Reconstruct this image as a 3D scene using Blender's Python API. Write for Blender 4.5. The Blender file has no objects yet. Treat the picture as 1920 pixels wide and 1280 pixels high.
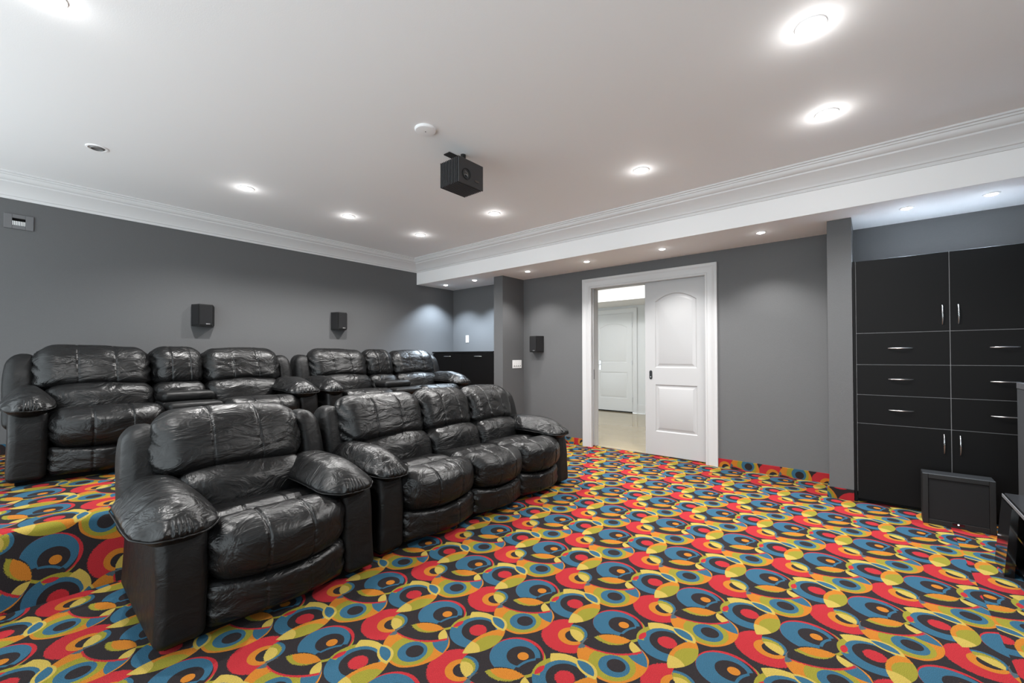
import bpy, math, random
import numpy as np
from mathutils import Matrix, Vector
from mathutils.geometry import tessellate_polygon
random.seed(4)
S = bpy.context.scene
COLN = S.collection
PI = math.pi

# ------------------------------------------------------------ camera
cam_d = bpy.data.cameras.new('camera')
cam = bpy.data.objects.new('camera', cam_d)
COLN.objects.link(cam)
cam_d.sensor_width = 36.0
cam_d.lens = 798.63 / 1920 * 36
cam_d.shift_x = (960 - 957.1) / 1920
cam_d.shift_y = (658.7 - 640) / 1920
cam_d.clip_start = 0.05
Fv = Vector((-0.64810, 0.76145, 0.01277)).normalized()
Rv = Vector((0.76150, 0.64817, -0.00149))
Rv = (Rv - Rv.dot(Fv) * Fv).normalized()
Uv = Rv.cross(Fv)
M = Matrix.Identity(4)
for i in range(3):
    M[i][0] = Rv[i]; M[i][1] = Uv[i]; M[i][2] = -Fv[i]
M[0][3], M[1][3], M[2][3] = 0, 0, 1.2
cam.matrix_world = M
S.camera = cam

# ------------------------------------------------------------ light and exposure
W = bpy.data.worlds.new('world')
S.world = W
W.use_nodes = True
W.node_tree.nodes['Background'].inputs[0].default_value = (0.86, 0.955, 1.0, 1)
WORLD = 2.7
W.node_tree.nodes['Background'].inputs[1].default_value = WORLD
S.view_settings.view_transform = 'Standard'
S.view_settings.look = 'None'
S.view_settings.gamma = 1
S.view_settings.exposure = 0.34
S.view_settings.use_curve_mapping = False
LAMP_W = 118.0       # main ceiling downlights
LAMP_HALO = .55      # added point lamps that put a glare halo on the ceiling
SOFFIT_W = 24.0
HALL_W = 27.0
BULB = 40.0

# room measures (metres)
XB, YW, YS, HS, YP, HC = -5.596, 5.03, 4.243, 2.364, 4.553, 2.75
XF, YL = 1.3, -1.3
PX, PZ = -3.10, 0.38                  # riser line and platform height
P0, P1, Q0, Q1 = -4.19, -4.02, -0.294, -0.129
DX0, DX1, DH = -2.86, -1.425, 2.12    # door opening

# ------------------------------------------------------------ helpers
def link(name, verts, faces, mat=None, parent=None, smooth=False, uvs=None, sharp=None):
    me = bpy.data.meshes.new(name)
    me.from_pydata([tuple(map(float, v)) for v in verts], [], [tuple(int(i) for i in f) for f in faces])
    if mat is not None:
        me.materials.append(mat)
    if uvs is not None:
        ul = me.uv_layers.new(name='UVMap')
        for lp in me.loops:
            ul.data[lp.index].uv = uvs[lp.vertex_index] if not callable(uvs) else uvs(me.vertices[lp.vertex_index].co)
    if smooth:
        me.polygons.foreach_set('use_smooth', [True] * len(me.polygons))
        if sharp:
            try:
                me.set_sharp_from_angle(angle=math.radians(sharp))
            except Exception:
                pass
    me.update()
    o = bpy.data.objects.new(name, me)
    COLN.objects.link(o)
    if parent is not None:
        o.parent = parent
    return o

class MB:
    def __init__(s):
        s.v = []; s.f = []
    def add(s, v, f):
        n = len(s.v); s.v += [tuple(a) for a in v]; s.f += [tuple(i + n for i in q) for q in f]
    def box(s, x0, x1, y0, y1, z0, z1):
        s.add([(x0,y0,z0),(x1,y0,z0),(x1,y1,z0),(x0,y1,z0),(x0,y0,z1),(x1,y0,z1),(x1,y1,z1),(x0,y1,z1)],
              [(0,3,2,1),(4,5,6,7),(0,1,5,4),(1,2,6,5),(2,3,7,6),(3,0,4,7)])
        return s
    def bbox(s, x0, x1, y0, y1, z0, z1, b=.003):
        # box with bevelled edges (24 verts)
        xs=(x0,x1); ys=(y0,y1); zs=(z0,z1); V=[]; idx={}
        for i in (0,1):
            for j in (0,1):
                for k in (0,1):
                    sx=1 if i==0 else -1; sy=1 if j==0 else -1; sz=1 if k==0 else -1
                    for ax in range(3):
                        p=[xs[i]+sx*b, ys[j]+sy*b, zs[k]+sz*b]; p[ax]=(xs[i],ys[j],zs[k])[ax]
                        idx[(i,j,k,ax)]=len(V); V.append(p)
        F=[]
        def face(keys, nrm):
            q=[idx[k] for k in keys]
            a,b_,c=[Vector(V[q[t]]) for t in (0,1,2)]
            if (b_-a).cross(c-a).dot(Vector(nrm))<0: q=q[::-1]
            F.append(tuple(q))
        for ax in range(3):
            for s_ in (0,1):
                o=[a for a in range(3) if a!=ax]
                ks=[]
                for (u,w) in ((0,0),(1,0),(1,1),(0,1)):
                    t=[0,0,0]; t[ax]=s_; t[o[0]]=u; t[o[1]]=w; ks.append((*t,ax))
                n=[0,0,0]; n[ax]=1 if s_ else -1; face(ks,n)
        for ax in range(3):           # edges along ax
            o=[a for a in range(3) if a!=ax]
            for u in (0,1):
                for w in (0,1):
                    def key(e,m):
                        t=[0,0,0]; t[ax]=e; t[o[0]]=u; t[o[1]]=w; return (*t,m)
                    n=[0,0,0]; n[o[0]]=1 if u else -1; n[o[1]]=1 if w else -1
                    face([key(0,o[0]),key(1,o[0]),key(1,o[1]),key(0,o[1])],n)
        for i in (0,1):
            for j in (0,1):
                for k in (0,1):
                    face([(i,j,k,0),(i,j,k,1),(i,j,k,2)],(1 if i else -1,1 if j else -1,1 if k else -1))
        s.add(V,F); return s
    def prism(s, poly, z0, z1, fn=lambda x,y,z:(x,y,z)):
        n=len(poly)
        v=[fn(x,y,z0) for x,y in poly]+[fn(x,y,z1) for x,y in poly]
        f=[tuple(range(n))[::-1], tuple(range(n,2*n))]+[(i,(i+1)%n,n+(i+1)%n,n+i) for i in range(n)]
        s.add(v,f); return s
    def lathe(s, prof, c=(0,0,0), n=32, cap0=False, cap1=False, ax=None):
        v=[];f=[]
        for r,z in prof:
            for i in range(n):
                a=2*PI*i/n; p=(r*math.cos(a),r*math.sin(a),z)
                if ax: p=ax(p)
                v.append((c[0]+p[0],c[1]+p[1],c[2]+p[2]))
        for k in range(len(prof)-1):
            for i in range(n):
                f.append((k*n+i,k*n+(i+1)%n,(k+1)*n+(i+1)%n,(k+1)*n+i))
        if cap0: f.append(tuple(range(n))[::-1])
        if cap1: f.append(tuple((len(prof)-1)*n+i for i in range(n)))
        s.add(v,f); return s
    def tube(s, pts, r, n=8, closed=False):
        P=[Vector(p) for p in pts]; v=[];f=[];m=len(P)
        for i,p in enumerate(P):
            if closed: t=(P[(i+1)%m]-P[i-1]).normalized()
            else: t=(P[min(i+1,m-1)]-P[max(i-1,0)]).normalized()
            a=t.cross(Vector((0,0,1)))
            if a.length<1e-3: a=t.cross(Vector((1,0,0)))
            a.normalize(); b=t.cross(a)
            rr=r[i] if isinstance(r,(list,tuple)) else r
            for k in range(n):
                q=p+rr*(math.cos(2*PI*k/n)*a+math.sin(2*PI*k/n)*b); v.append(tuple(q))
        for i in range(m if closed else m-1):
            j=(i+1)%m
            for k in range(n): f.append((i*n+k,i*n+(k+1)%n,j*n+(k+1)%n,j*n+k))
        if not closed:
            f.append(tuple(range(n))[::-1]); f.append(tuple((m-1)*n+k for k in range(n)))
        s.add(v,f); return s
    def build(s, name, mat, parent=None, smooth=False, uvs=None, sharp=35):
        return link(name, s.v, s.f, mat, parent, smooth, uvs, sharp)

def empty(name, loc=(0,0,0)):
    o=bpy.data.objects.new(name,None); o.location=loc; o.empty_display_size=.1
    COLN.objects.link(o); return o
def tag(o,label,cat,group=None):
    o['label']=label; o['category']=cat
    if group: o['group']=group
    return o
def struct(o): o['kind']='structure'; return o
def stuff(o): o['kind']='stuff'; return o

# ------------------------------------------------------------ materials
def s2l(c):
    return tuple((x/255/12.92 if x/255<=.04045 else ((x/255+.055)/1.055)**2.4) for x in c)
def mat(name, col, rough=.6, spec=.5, metal=0, bump=0, bscale=200, emit=None, estr=0, coat=0, noise=0, nscale=30):
    m=bpy.data.materials.new(name); m.use_nodes=True; nt=m.node_tree; b=nt.nodes['Principled BSDF']
    b.inputs['Base Color'].default_value=(*col,1); b.inputs['Roughness'].default_value=rough
    b.inputs['Specular IOR Level'].default_value=spec; b.inputs['Metallic'].default_value=metal
    if coat: b.inputs['Coat Weight'].default_value=coat; b.inputs['Coat Roughness'].default_value=.08
    if emit: b.inputs['Emission Color'].default_value=(*emit,1); b.inputs['Emission Strength'].default_value=estr
    tc=None
    if bump or noise:
        tc=nt.nodes.new('ShaderNodeTexCoord')
    if bump:
        n=nt.nodes.new('ShaderNodeTexNoise'); n.inputs['Scale'].default_value=bscale; n.inputs['Detail'].default_value=3
        nt.links.new(tc.outputs['Object'],n.inputs['Vector'])
        bp=nt.nodes.new('ShaderNodeBump'); bp.inputs['Strength'].default_value=bump; bp.inputs['Distance'].default_value=.002
        nt.links.new(n.outputs['Fac'],bp.inputs['Height']); nt.links.new(bp.outputs['Normal'],b.inputs['Normal'])
    if noise:
        n=nt.nodes.new('ShaderNodeTexNoise'); n.inputs['Scale'].default_value=nscale; n.inputs['Detail'].default_value=4
        nt.links.new(tc.outputs['Object'],n.inputs['Vector'])
        mp=nt.nodes.new('ShaderNodeMapRange'); mp.inputs['To Min'].default_value=1-noise; mp.inputs['To Max'].default_value=1+noise
        nt.links.new(n.outputs['Fac'],mp.inputs['Value'])
        vm=nt.nodes.new('ShaderNodeVectorMath'); vm.operation='SCALE'; vm.inputs[0].default_value=col
        nt.links.new(mp.outputs[0],vm.inputs['Scale']); nt.links.new(vm.outputs[0],b.inputs['Base Color'])
    return m

def leather_mat(name='black_leather',fold=.50,crease=.15,rr=0.0):
    m=bpy.data.materials.new(name); m.use_nodes=True; nt=m.node_tree; L=nt.links; N=nt.nodes.new
    b=nt.nodes['Principled BSDF']
    b.inputs['Base Color'].default_value=(.0045,.0045,.0047,1)
    b.inputs['Specular IOR Level'].default_value=.36-rr*.8
    tc=N('ShaderNodeTexCoord')
    # roughness: worn, patchy sheen
    n0=N('ShaderNodeTexNoise'); n0.inputs['Scale'].default_value=5; n0.inputs['Detail'].default_value=5; n0.inputs['Distortion'].default_value=.8
    L.new(tc.outputs['Object'],n0.inputs['Vector'])
    r=N('ShaderNodeMapRange'); r.inputs['From Min'].default_value=.3; r.inputs['From Max'].default_value=.7
    r.inputs['To Min'].default_value=.27+rr; r.inputs['To Max'].default_value=.45+rr
    L.new(n0.outputs['Fac'],r.inputs['Value']); L.new(r.outputs[0],b.inputs['Roughness'])
    # soft folds
    mp=N('ShaderNodeMapping'); mp.inputs['Scale'].default_value=(1.0,.55,1.0); mp.inputs['Rotation'].default_value=(.5,.2,.3)
    L.new(tc.outputs['Object'],mp.inputs['Vector'])
    n1=N('ShaderNodeTexNoise'); n1.inputs['Scale'].default_value=9; n1.inputs['Detail'].default_value=3; n1.inputs['Roughness'].default_value=.55; n1.inputs['Distortion'].default_value=1.6
    L.new(mp.outputs[0],n1.inputs['Vector'])
    n2=N('ShaderNodeTexNoise'); n2.inputs['Scale'].default_value=34; n2.inputs['Detail'].default_value=4; n2.inputs['Distortion'].default_value=2.2
    L.new(mp.outputs[0],n2.inputs['Vector'])
    v=N('ShaderNodeTexVoronoi'); v.inputs['Scale'].default_value=420; L.new(tc.outputs['Object'],v.inputs['Vector'])
    b1=N('ShaderNodeBump'); b1.inputs['Strength'].default_value=fold; b1.inputs['Distance'].default_value=.028; L.new(n1.outputs['Fac'],b1.inputs['Height'])
    b2=N('ShaderNodeBump'); b2.inputs['Strength'].default_value=crease; b2.inputs['Distance'].default_value=.006; L.new(n2.outputs['Fac'],b2.inputs['Height']); L.new(b1.outputs['Normal'],b2.inputs['Normal'])
    b3=N('ShaderNodeBump'); b3.inputs['Strength'].default_value=.25; b3.inputs['Distance'].default_value=.0006; L.new(v.outputs['Distance'],b3.inputs['Height']); L.new(b2.outputs['Normal'],b3.inputs['Normal'])
    L.new(b3.outputs['Normal'],b.inputs['Normal'])
    return m

# ------------------------------------------------------------ carpet: overlapping discs on a lattice
CGAIN = 0.44
# carpet spec
A=(.4446,.0102);B=(.2197,.4463);O0=(-.8618,1.7912)
DK,BL,OR,RE,YE,OL,GB='dark','blue','orange','red','yellow','olive','slate'
OA=(-.02,-.02);RA=(.20,0);DA=(.06,-.22);XA=(.30,-.20)
# (colour, anchor, [(cx,cy,r,inside)], fuzz)
LAY=[
 (RE,XA,[(.292,-.212,.112,1)],.006),
 (OR,XA,[(.308,-.205,.058,1)],0),
 (DK,XA,[(.315,-.199,.037,1)],0),
 (DK,XA,[(.356,-.127,.089,1)],0),
 (BL,XA,[(.304,-.184,.060,1),(.356,-.127,.089,1)],0),
 (OL,XA,[(.302,-.192,.054,1),(.356,-.127,.089,1)],.006),
 (YE,XA,[(.312,-.200,.044,1),(.356,-.127,.089,1)],.002),
 (RE,OA,[(-.021,-.012,.110,1)],.002),
 (OL,OA,[(-.004,-.020,.107,1),(-.026,-.010,.112,0)],0),
 (OL,OA,[(-.004,-.020,.107,1),(.05,-.09,.10,1)],0),
 (DK,OA,[(-.010,-.018,.099,1)],0),
 (BL,OA,[(-.026,-.019,.102,1)],0),
 (DK,OA,[(-.003,-.016,.090,1),(.135,-.055,.118,1)],0),
 (DK,OA,[(-.007,-.005,.057,1)],0),
 (BL,OA,[(-.003,-.008,.060,1),(.135,-.055,.118,1),(.140,-.058,.112,0)],0),
 (OR,OA,[(.001,0,.0225,1)],0),
 (OR,DA,[(.042,-.223,.125,1)],0),
 (OR,DA,[(.070,-.224,.133,1),(.02,-.21,.17,1)],0),
 (OL,DA,[(.073,-.256,.090,1)],.003),
 (BL,DA,[(.084,-.260,.060,1)],.001),
 (DK,DA,[(.090,-.253,.036,1)],0),
 (BL,DA,[(.052,-.210,.160,1),(.16,-.09,.10,1),(.05,-.222,.140,1)],0),
 (GB,DA,[(.042,-.223,.125,1),(-.10,-.225,.045,1)],.004),
 (RE,DA,[(.051,-.200,.118,1),(-.055,-.011,.223,1)],.006),
 (DK,DA,[(.045,-.200,.122,1),(-.061,-.011,.216,1)],.002),
 (YE,DA,[(.045,-.200,.122,1),(-.061,-.011,.216,1),(.13,-.09,.056,1)],0),
 (OL,DA,[(.051,-.195,.116,1),(-.023,-.073,.093,1)],.006),
 (OR,DA,[(.051,-.195,.116,1),(-.012,-.062,.086,1)],.003),
 (BL,RA,[(.187,-.004,.110,1)],0),
 (OL,RA,[(.183,.000,.112,1),(.07,.03,.082,1)],.002),
 (YE,RA,[(.171,.006,.123,1),(.187,.009,.089,0),(.20,.14,.135,1)],.002),
 (BL,RA,[(.186,.011,.089,1)],.002),
 (DK,RA,[(.195,.012,.075,1)],0),
 (RE,RA,[(.192,.010,.038,1)],.005),
 (OL,RA,[(.163,-.008,.153,1),(.418,-.041,.195,1)],0),
 (OR,RA,[(.163,-.008,.153,1),(.418,-.041,.195,1),(.325,-.035,.085,0)],.004),
 (YE,RA,[(.163,-.008,.153,1),(.418,-.041,.195,1),(.245,-.115,.058,1)],0),
 (YE,RA,[(.216,.074,.068,1),(.255,.170,.098,1)],0),
 (BL,RA,[(.214,.074,.058,1),(.250,.172,.088,1)],0),
 (RE,RA,[(.063,-.016,.045,1),(.128,-.018,.045,1)],.001),
]
COL=dict(dark=(62,56,58),blue=(72,126,156),orange=(243,152,56),red=(226,62,70),yellow=(241,210,104),olive=(186,176,66),slate=(100,120,130))

def carpet_mat():
    m=bpy.data.materials.new('disc_pattern_carpet'); m.use_nodes=True; nt=m.node_tree; L=nt.links
    b=nt.nodes['Principled BSDF']
    def N(t): return nt.nodes.new(t)
    def vm(op,a,c=None,s=None):
        n=N('ShaderNodeVectorMath'); n.operation=op
        for i,x in enumerate((a,c)):
            if x is None: continue
            if isinstance(x,tuple): n.inputs[i].default_value=x
            else: L.new(x,n.inputs[i])
        if s is not None: n.inputs['Scale'].default_value=s
        return n
    def ma(op,a,c=None,d=None,clamp=False):
        n=N('ShaderNodeMath'); n.operation=op; n.use_clamp=clamp
        for i,x in enumerate((a,c,d)):
            if x is None: continue
            if isinstance(x,(int,float)): n.inputs[i].default_value=x
            else: L.new(x,n.inputs[i])
        return n.outputs[0]
    uv=N('ShaderNodeUVMap'); uv.uv_map='UVMap'
    wn=N('ShaderNodeTexWhiteNoise'); wn.noise_dimensions='2D'
    # fuzzy tuft edges: noise at tuft size
    tn=N('ShaderNodeTexNoise'); tn.noise_dimensions='2D'; tn.inputs['Scale'].default_value=210; tn.inputs['Detail'].default_value=2
    L.new(uv.outputs[0],tn.inputs['Vector'])
    fz=ma('MULTIPLY_ADD',tn.outputs['Fac'],2.6,-1.3)
    q=vm('SUBTRACT',uv.outputs[0],(O0[0],O0[1],0)).outputs[0]
    det=A[0]*B[1]-A[1]*B[0]
    r0=(B[1]/det,-B[0]/det,0); r1=(-A[1]/det,A[0]/det,0)
    cache={}
    def local(an):
        if an in cache: return cache[an]
        d=vm('SUBTRACT',q,(an[0],an[1],0)).outputs[0]
        s=vm('DOT_PRODUCT',d,r0).outputs['Value']; t=vm('DOT_PRODUCT',d,r1).outputs['Value']
        s=ma('SUBTRACT',ma('FRACT',ma('ADD',s,.5)),.5); t=ma('SUBTRACT',ma('FRACT',ma('ADD',t,.5)),.5)
        x=ma('ADD',ma('MULTIPLY_ADD',s,A[0],an[0]),ma('MULTIPLY',t,B[0]))
        y=ma('ADD',ma('MULTIPLY_ADD',s,A[1],an[1]),ma('MULTIPLY',t,B[1]))
        c=N('ShaderNodeCombineXYZ'); L.new(x,c.inputs[0]); L.new(y,c.inputs[1])
        cache[an]=c.outputs[0]; return c.outputs[0]
    fzc={}
    def fuzz(f):
        f=max(f,.0008)
        if f not in fzc: fzc[f]=ma('MULTIPLY',fz,f)
        return fzc[f]
    cur=None
    def colr(k):
        c=s2l(COL[k]); return (*[x*CGAIN for x in c],1)
    for c,an,cs,f in LAY:
        P=local(an); mask=None
        for cx,cy,r,ins in cs:
            d=vm('DISTANCE',P,(cx,cy,0)).outputs['Value']
            e=ma('ADD',d,fuzz(f))
            w=900.0
            k=ma('MULTIPLY_ADD',e,-w if ins else w, (r*w+.5) if ins else (-r*w+.5),clamp=True)
            mask=k if mask is None else ma('MULTIPLY',mask,k)
        mx=N('ShaderNodeMix'); mx.data_type='RGBA'
        L.new(mask,mx.inputs[0])
        if cur is None: mx.inputs[6].default_value=colr(DK)
        else: L.new(cur,mx.inputs[6])
        mx.inputs[7].default_value=colr(c); cur=mx.outputs[2]
    # tuft speckle
    sp=N('ShaderNodeTexNoise'); sp.noise_dimensions='2D'; sp.inputs['Scale'].default_value=420; sp.inputs['Detail'].default_value=2
    L.new(uv.outputs[0],sp.inputs['Vector'])
    mr=N('ShaderNodeMapRange'); mr.inputs['From Min'].default_value=.3; mr.inputs['From Max'].default_value=.7; mr.inputs['To Min'].default_value=.72; mr.inputs['To Max'].default_value=1.24
    L.new(sp.outputs['Fac'],mr.inputs['Value'])
    sc=vm('SCALE',cur); L.new(mr.outputs[0],sc.inputs['Scale'])
    L.new(sc.outputs[0],b.inputs['Base Color'])
    b.inputs['Roughness'].default_value=.95; b.inputs['Specular IOR Level'].default_value=.1
    bp=N('ShaderNodeBump'); bp.inputs['Strength'].default_value=.6; bp.inputs['Distance'].default_value=.004
    L.new(sp.outputs['Fac'],bp.inputs['Height']); L.new(bp.outputs['Normal'],b.inputs['Normal'])
    return m


LEATHER=leather_mat(); LEATHER_S=leather_mat('smooth_black_leather',.20,.10,.12); CARPET=carpet_mat()
M_CEIL=mat('white_ceiling_paint',(.86,.86,.865),.75,.3,bump=.15,bscale=160)
M_TRIM=mat('white_trim_paint',(.50,.50,.505),.35,.5)
M_WALL=mat('grey_wall_paint',(.108,.109,.112),.62,.35,bump=.35,bscale=220,noise=.05,nscale=90)
M_DOOR=mat('white_door_paint',(.41,.41,.415),.4,.5)
M_DOOR_LIT=mat('lit_white_door_paint',(.70,.71,.715),.4,.5)  # same white as the room door, lightened against the dim hall
M_WHITEPL=mat('white_plastic',(.8,.8,.8),.35,.5)
M_BLACKWOOD=mat('espresso_laminate',(.005,.0048,.005),.5,.12,bump=.12,bscale=60)
M_EDGE=mat('grey_edge_and_glint',(.16,.16,.165),.45,.5)  # stand edging; in cabinet door gaps it paints the bevel highlight
M_STEEL=mat('brushed_steel',(.62,.62,.63),.28,.5,metal=1)
M_DARKST=mat('dark_bronze',(.05,.05,.05),.35,.5,metal=1)
M_SPK=mat('black_speaker_shell',(.012,.012,.012),.5,.35)
M_CLOTH=mat('black_grille_cloth',(.016,.016,.017),.9,.2,bump=.5,bscale=900)
M_GLOSS=mat('black_gloss_lacquer',(.006,.006,.0065),.10,.6,coat=.6)
M_GREYFAB=mat('charcoal_fabric',(.045,.046,.048),.9,.2,bump=.5,bscale=700)
M_TILE=mat('beige_polished_tile',(.33,.265,.155),.08,.5,noise=.04,nscale=3)
M_HALL=mat('pale_hall_paint',(.70,.72,.73),.6,.4)
M_PROJ=mat('projector_casing',(.012,.012,.013),.5,.4)
M_FIN=mat('projector_fin_edge',(.055,.055,.058),.35,.5)
M_LENS=mat('projector_lens_glass',(.004,.004,.006),.05,.8,coat=1)
M_CAN=mat('downlight_baffle',(.75,.75,.75),.4,.5)
M_CANDARK=mat('unlit_lamp_face',(.18,.18,.18),.4,.5)
M_BULB=mat('lamp_glow',(1,1,1),.5,.5,emit=(1,.985,.96),estr=BULB)
M_UNDER=mat('black_underside',(.004,.004,.004),.9,.1)

def floor_uv(x,y):
    return (x-.19,y-.037) if x>.4051 else (x,y)
# ---- floor (two widths of carpet meeting in a seam, the second one shifted)
def quad_floor(rects,z,uvf,name,parent=None,matl=CARPET):
    v=[];f=[];u=[]
    for x0,x1,y0,y1 in rects:
        n=len(v); v+=[(x0,y0,z),(x1,y0,z),(x1,y1,z),(x0,y1,z)]
        f.append((n,n+1,n+2,n+3)); xm=(x0+x1)/2
        for (x,y) in ((x0,y0),(x1,y0),(x1,y1),(x0,y1)): u.append(uvf(x,y,xm))
    return link(name,v,f,matl,parent,uvs=u)
fl=quad_floor([(PX,.405,YL,YW+.1),(.405,XF,YL,YW+.1),(XB,PX,YL,YW+.1)],0,lambda x,y,xm:(x-.19,y-.037) if xm>.405 else (x,y),'floor')
struct(fl)
# ---- raised platform with rounded carpeted nosing, pattern unrolled over the step
PO=(.22,.19)
def platform():
    rn=.03; prof=[(0,0)]
    pts=[(PX,0.0,0.0)]
    pts.append((PX,PZ-rn,PZ-rn))
    for i in range(1,7):
        a=PI/2*i/6; pts.append((PX-rn+rn*math.cos(a),PZ-rn+rn*math.sin(a),PZ-rn+rn*1.5*i/6))
    l=pts[-1][2]
    pts.append((-4.05,PZ,l+(pts[-1][0]+4.05)))
    v=[];f=[];u=[]
    for (x,z,s) in pts:
        for y in (YL,3.9):
            v.append((x,y,z)); u.append((PX-s-PO[0],y-PO[1]))
    for i in range(len(pts)-1): f.append((2*i,2*i+1,2*i+3,2*i+2))
    n=len(v); sB=pts[-1][2]
    for (x,y) in ((-4.05,YL),(-4.05,YW),(XB,YW),(XB,YL)):
        v.append((x,y,PZ)); u.append((PX-(sB+(-4.05-x))-PO[0],y-PO[1]))
    f.append((n,n+1,n+2,n+3))
    # ends
    n=len(v)
    for (x,y,z) in ((PX,3.9,0),(-4.05,3.9,0),(-4.05,3.9,PZ),(PX-rn,3.9,PZ),(PX,3.9,PZ-rn)): v.append((x,y,z)); u.append((x,y+z))
    f.append((n,n+1,n+2,n+3,n+4)); n=len(v)
    for (x,y,z) in ((-4.05,3.9,0),(-4.05,YW,0),(-4.05,YW,PZ),(-4.05,3.9,PZ)): v.append((x,y,z)); u.append((y,z))
    f.append((n,n+1,n+2,n+3))
    n=len(v)
    return link('seating_platform',v,f,CARPET,fl,uvs=u)
platform()

# ---- walls
w=MB().box(XB-.12,XB,YL,YW+.17,0,HC+.1).build('wall_back',M_WALL); struct(w)
m=MB()
TZ=DH+.02
for (a,b,z0,z1) in ((XB,DX0-.015,0,HC),(DX1+.015,XF+.12,0,HC),(DX0-.015,DX1+.015,TZ,HC)):
    m.box(a,b,YW,YW+.03,z0,z1)
wr=m.build('wall_right',M_WALL); struct(wr)
m=MB()
for (a,b,z0,z1) in ((XB,DX0-.015,0,HC),(DX1+.015,XF+.12,0,HC),(DX0-.015,DX1+.015,TZ,HC)):
    m.box(a,b,YW+.085,YW+.17,z0,z1)
m.build('wall_core',M_HALL,wr)
MB().box(P0,P1,YP,YW,0,HS).build('pillar',M_WALL,wr)
MB().box(Q0,Q1,YP,YW,0,HS).build('pillar',M_WALL,wr)
wf=MB().box(XF,XF+.12,YL,YW,0,HC).build('wall_front',M_WALL); struct(wf)
sc=empty('bounce_screen',(XF-.03,1.55,1.45)); tag(sc,'unseen matt white bounce screen added on the wall behind the media stand','screen')  # unseen reflector added to bounce light onto the ceiling
MB().box(0,.02,-1.35,1.35,-.76,.76).build('bounce_cloth',mat('bounce_white',(.88,.88,.88),.8,.2),sc)
MB().bbox(-.012,.028,-1.42,-1.35,-.83,.83,.002).bbox(-.012,.028,1.35,1.42,-.83,.83,.002).bbox(-.012,.028,-1.35,1.35,.76,.83,.002).bbox(-.012,.028,-1.35,1.35,-.83,-.76,.002).build('bounce_frame',M_CLOTH,sc)
# ---- ceiling with the lowered soffit
ce=MB().box(XB,XF+.12,YL,YS,HC,HC+.1).build('ceiling',M_CEIL); struct(ce)
MB().box(XB,XF+.12,YS,YW,HS,HC+.1).build('soffit',M_CEIL,ce)
# ---- crown moulding: stepped profile (projection p from wall, height z)
prof=[(0,2.553),(.010,2.553),(.012,2.575),(.022,2.580),(.024,2.590),(.030,2.600),(.045,2.622),(.068,2.645),(.090,2.662),
      (.104,2.672),(.106,2.684),(.118,2.687),(.128,2.694),(.136,2.706),(.140,2.720),(.150,2.723),(.152,2.734),(.165,2.737),(.165,2.75),(0,2.75)]
def crown(name,fn,a,b):
    v=[];n=len(prof)
    for t in (a,b):
        for (p,z) in prof: v.append(fn(p,z,t))
    f=[(i,(i+1)%n,n+(i+1)%n,n+i) for i in range(n)]+[tuple(range(n)),tuple(range(n,2*n))[::-1]]
    o=link(name,v,f,M_CROWN,smooth=True,sharp=28); struct(o)
M_CROWN=mat('white_crown_paint',(.66,.66,.665),.45,.4)
crown('trim_1',lambda p,z,t:(XB+p,t,z),YL,YS)
crown('trim_2',lambda p,z,t:(t,YS-p,z),XB,XF+.12)

# ---- carpet-covered baseboards (pattern turned up the wall)
def skirt(name,pts,parent=None):
    # pts: plan polyline on the room side
    v=[];f=[];u=[];d=.0
    for (x,y) in pts:
        for z in (0.0,.0915):
            v.append((x,y,z)); u.append((x*.9+.13*z,y+x*.2-z*1.0))
    for i in range(len(pts)-1): f.append((2*i,2*i+2,2*i+3,2*i+1))
    n0=len(v)
    return v,f,u
def skirt_box(name,x0,x1,y0,y1,parent=None):
    m=MB().box(x0,x1,y0,y1,0,.0915)
    return link(name,m.v,m.f,CARPET,parent,uvs=lambda c:(c.x+.21,c.y-c.z*1.0+.1))
T=.014
b1=skirt_box('baseboard_right',P1,DX0-.13,YW-T,YW); struct(b1)
skirt_box('board',DX1+.13,Q0,YW-T,YW,b1)
skirt_box('board',Q0-T,Q1,YP-T,YP,b1)
skirt_box('board',Q0-T,Q0,YP,YW-T,b1)
skirt_box('board',P0,P1+T,YP-T,YP,b1)
skirt_box('board',P1,P1+T,YP,YW-T,b1)
b2=MB().box(XB,XB+T,YL,YW,PZ,PZ+.0915); b2=link('baseboard_back',b2.v,b2.f,CARPET,uvs=lambda c:(c.x-c.z,c.y)); struct(b2)

# ---- door casing
def casing(name,x0,x1,zt,y,w0=.13,fl_=1,w1=None,matl=M_TRIM,th=.022):
    # mitred casing: profile across width, outer edge thick
    pr=[(0,0),(0,.010),(.006,.014),(.020,.015),(.026,.011),(.075,.013),(.095,.020),(.110,th+.004),(w0-.004,th+.004),(w0,th),(w0,0)]
    v=[];f=[];n=len(pr)
    for corner in range(4):
        for (t,h) in pr:
            if corner==0: p=(x0-t,0)
            elif corner==1: p=(x0-t,zt+t)
            elif corner==2: p=(x1+t,zt+t)
            else: p=(x1+t,0)
            v.append((p[0],y-h*fl_,p[1]))
    for c in range(3):
        for i in range(n-1):
            f.append((c*n+i,c*n+i+1,(c+1)*n+i+1,(c+1)*n+i))
    f.append(tuple(range(n))); f.append(tuple(range(3*n,4*n))[::-1])
    return link(name,v,f,matl,smooth=True,sharp=25)
cs=casing('trim_3',DX0,DX1,DH-.01,YW); struct(cs)
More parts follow.
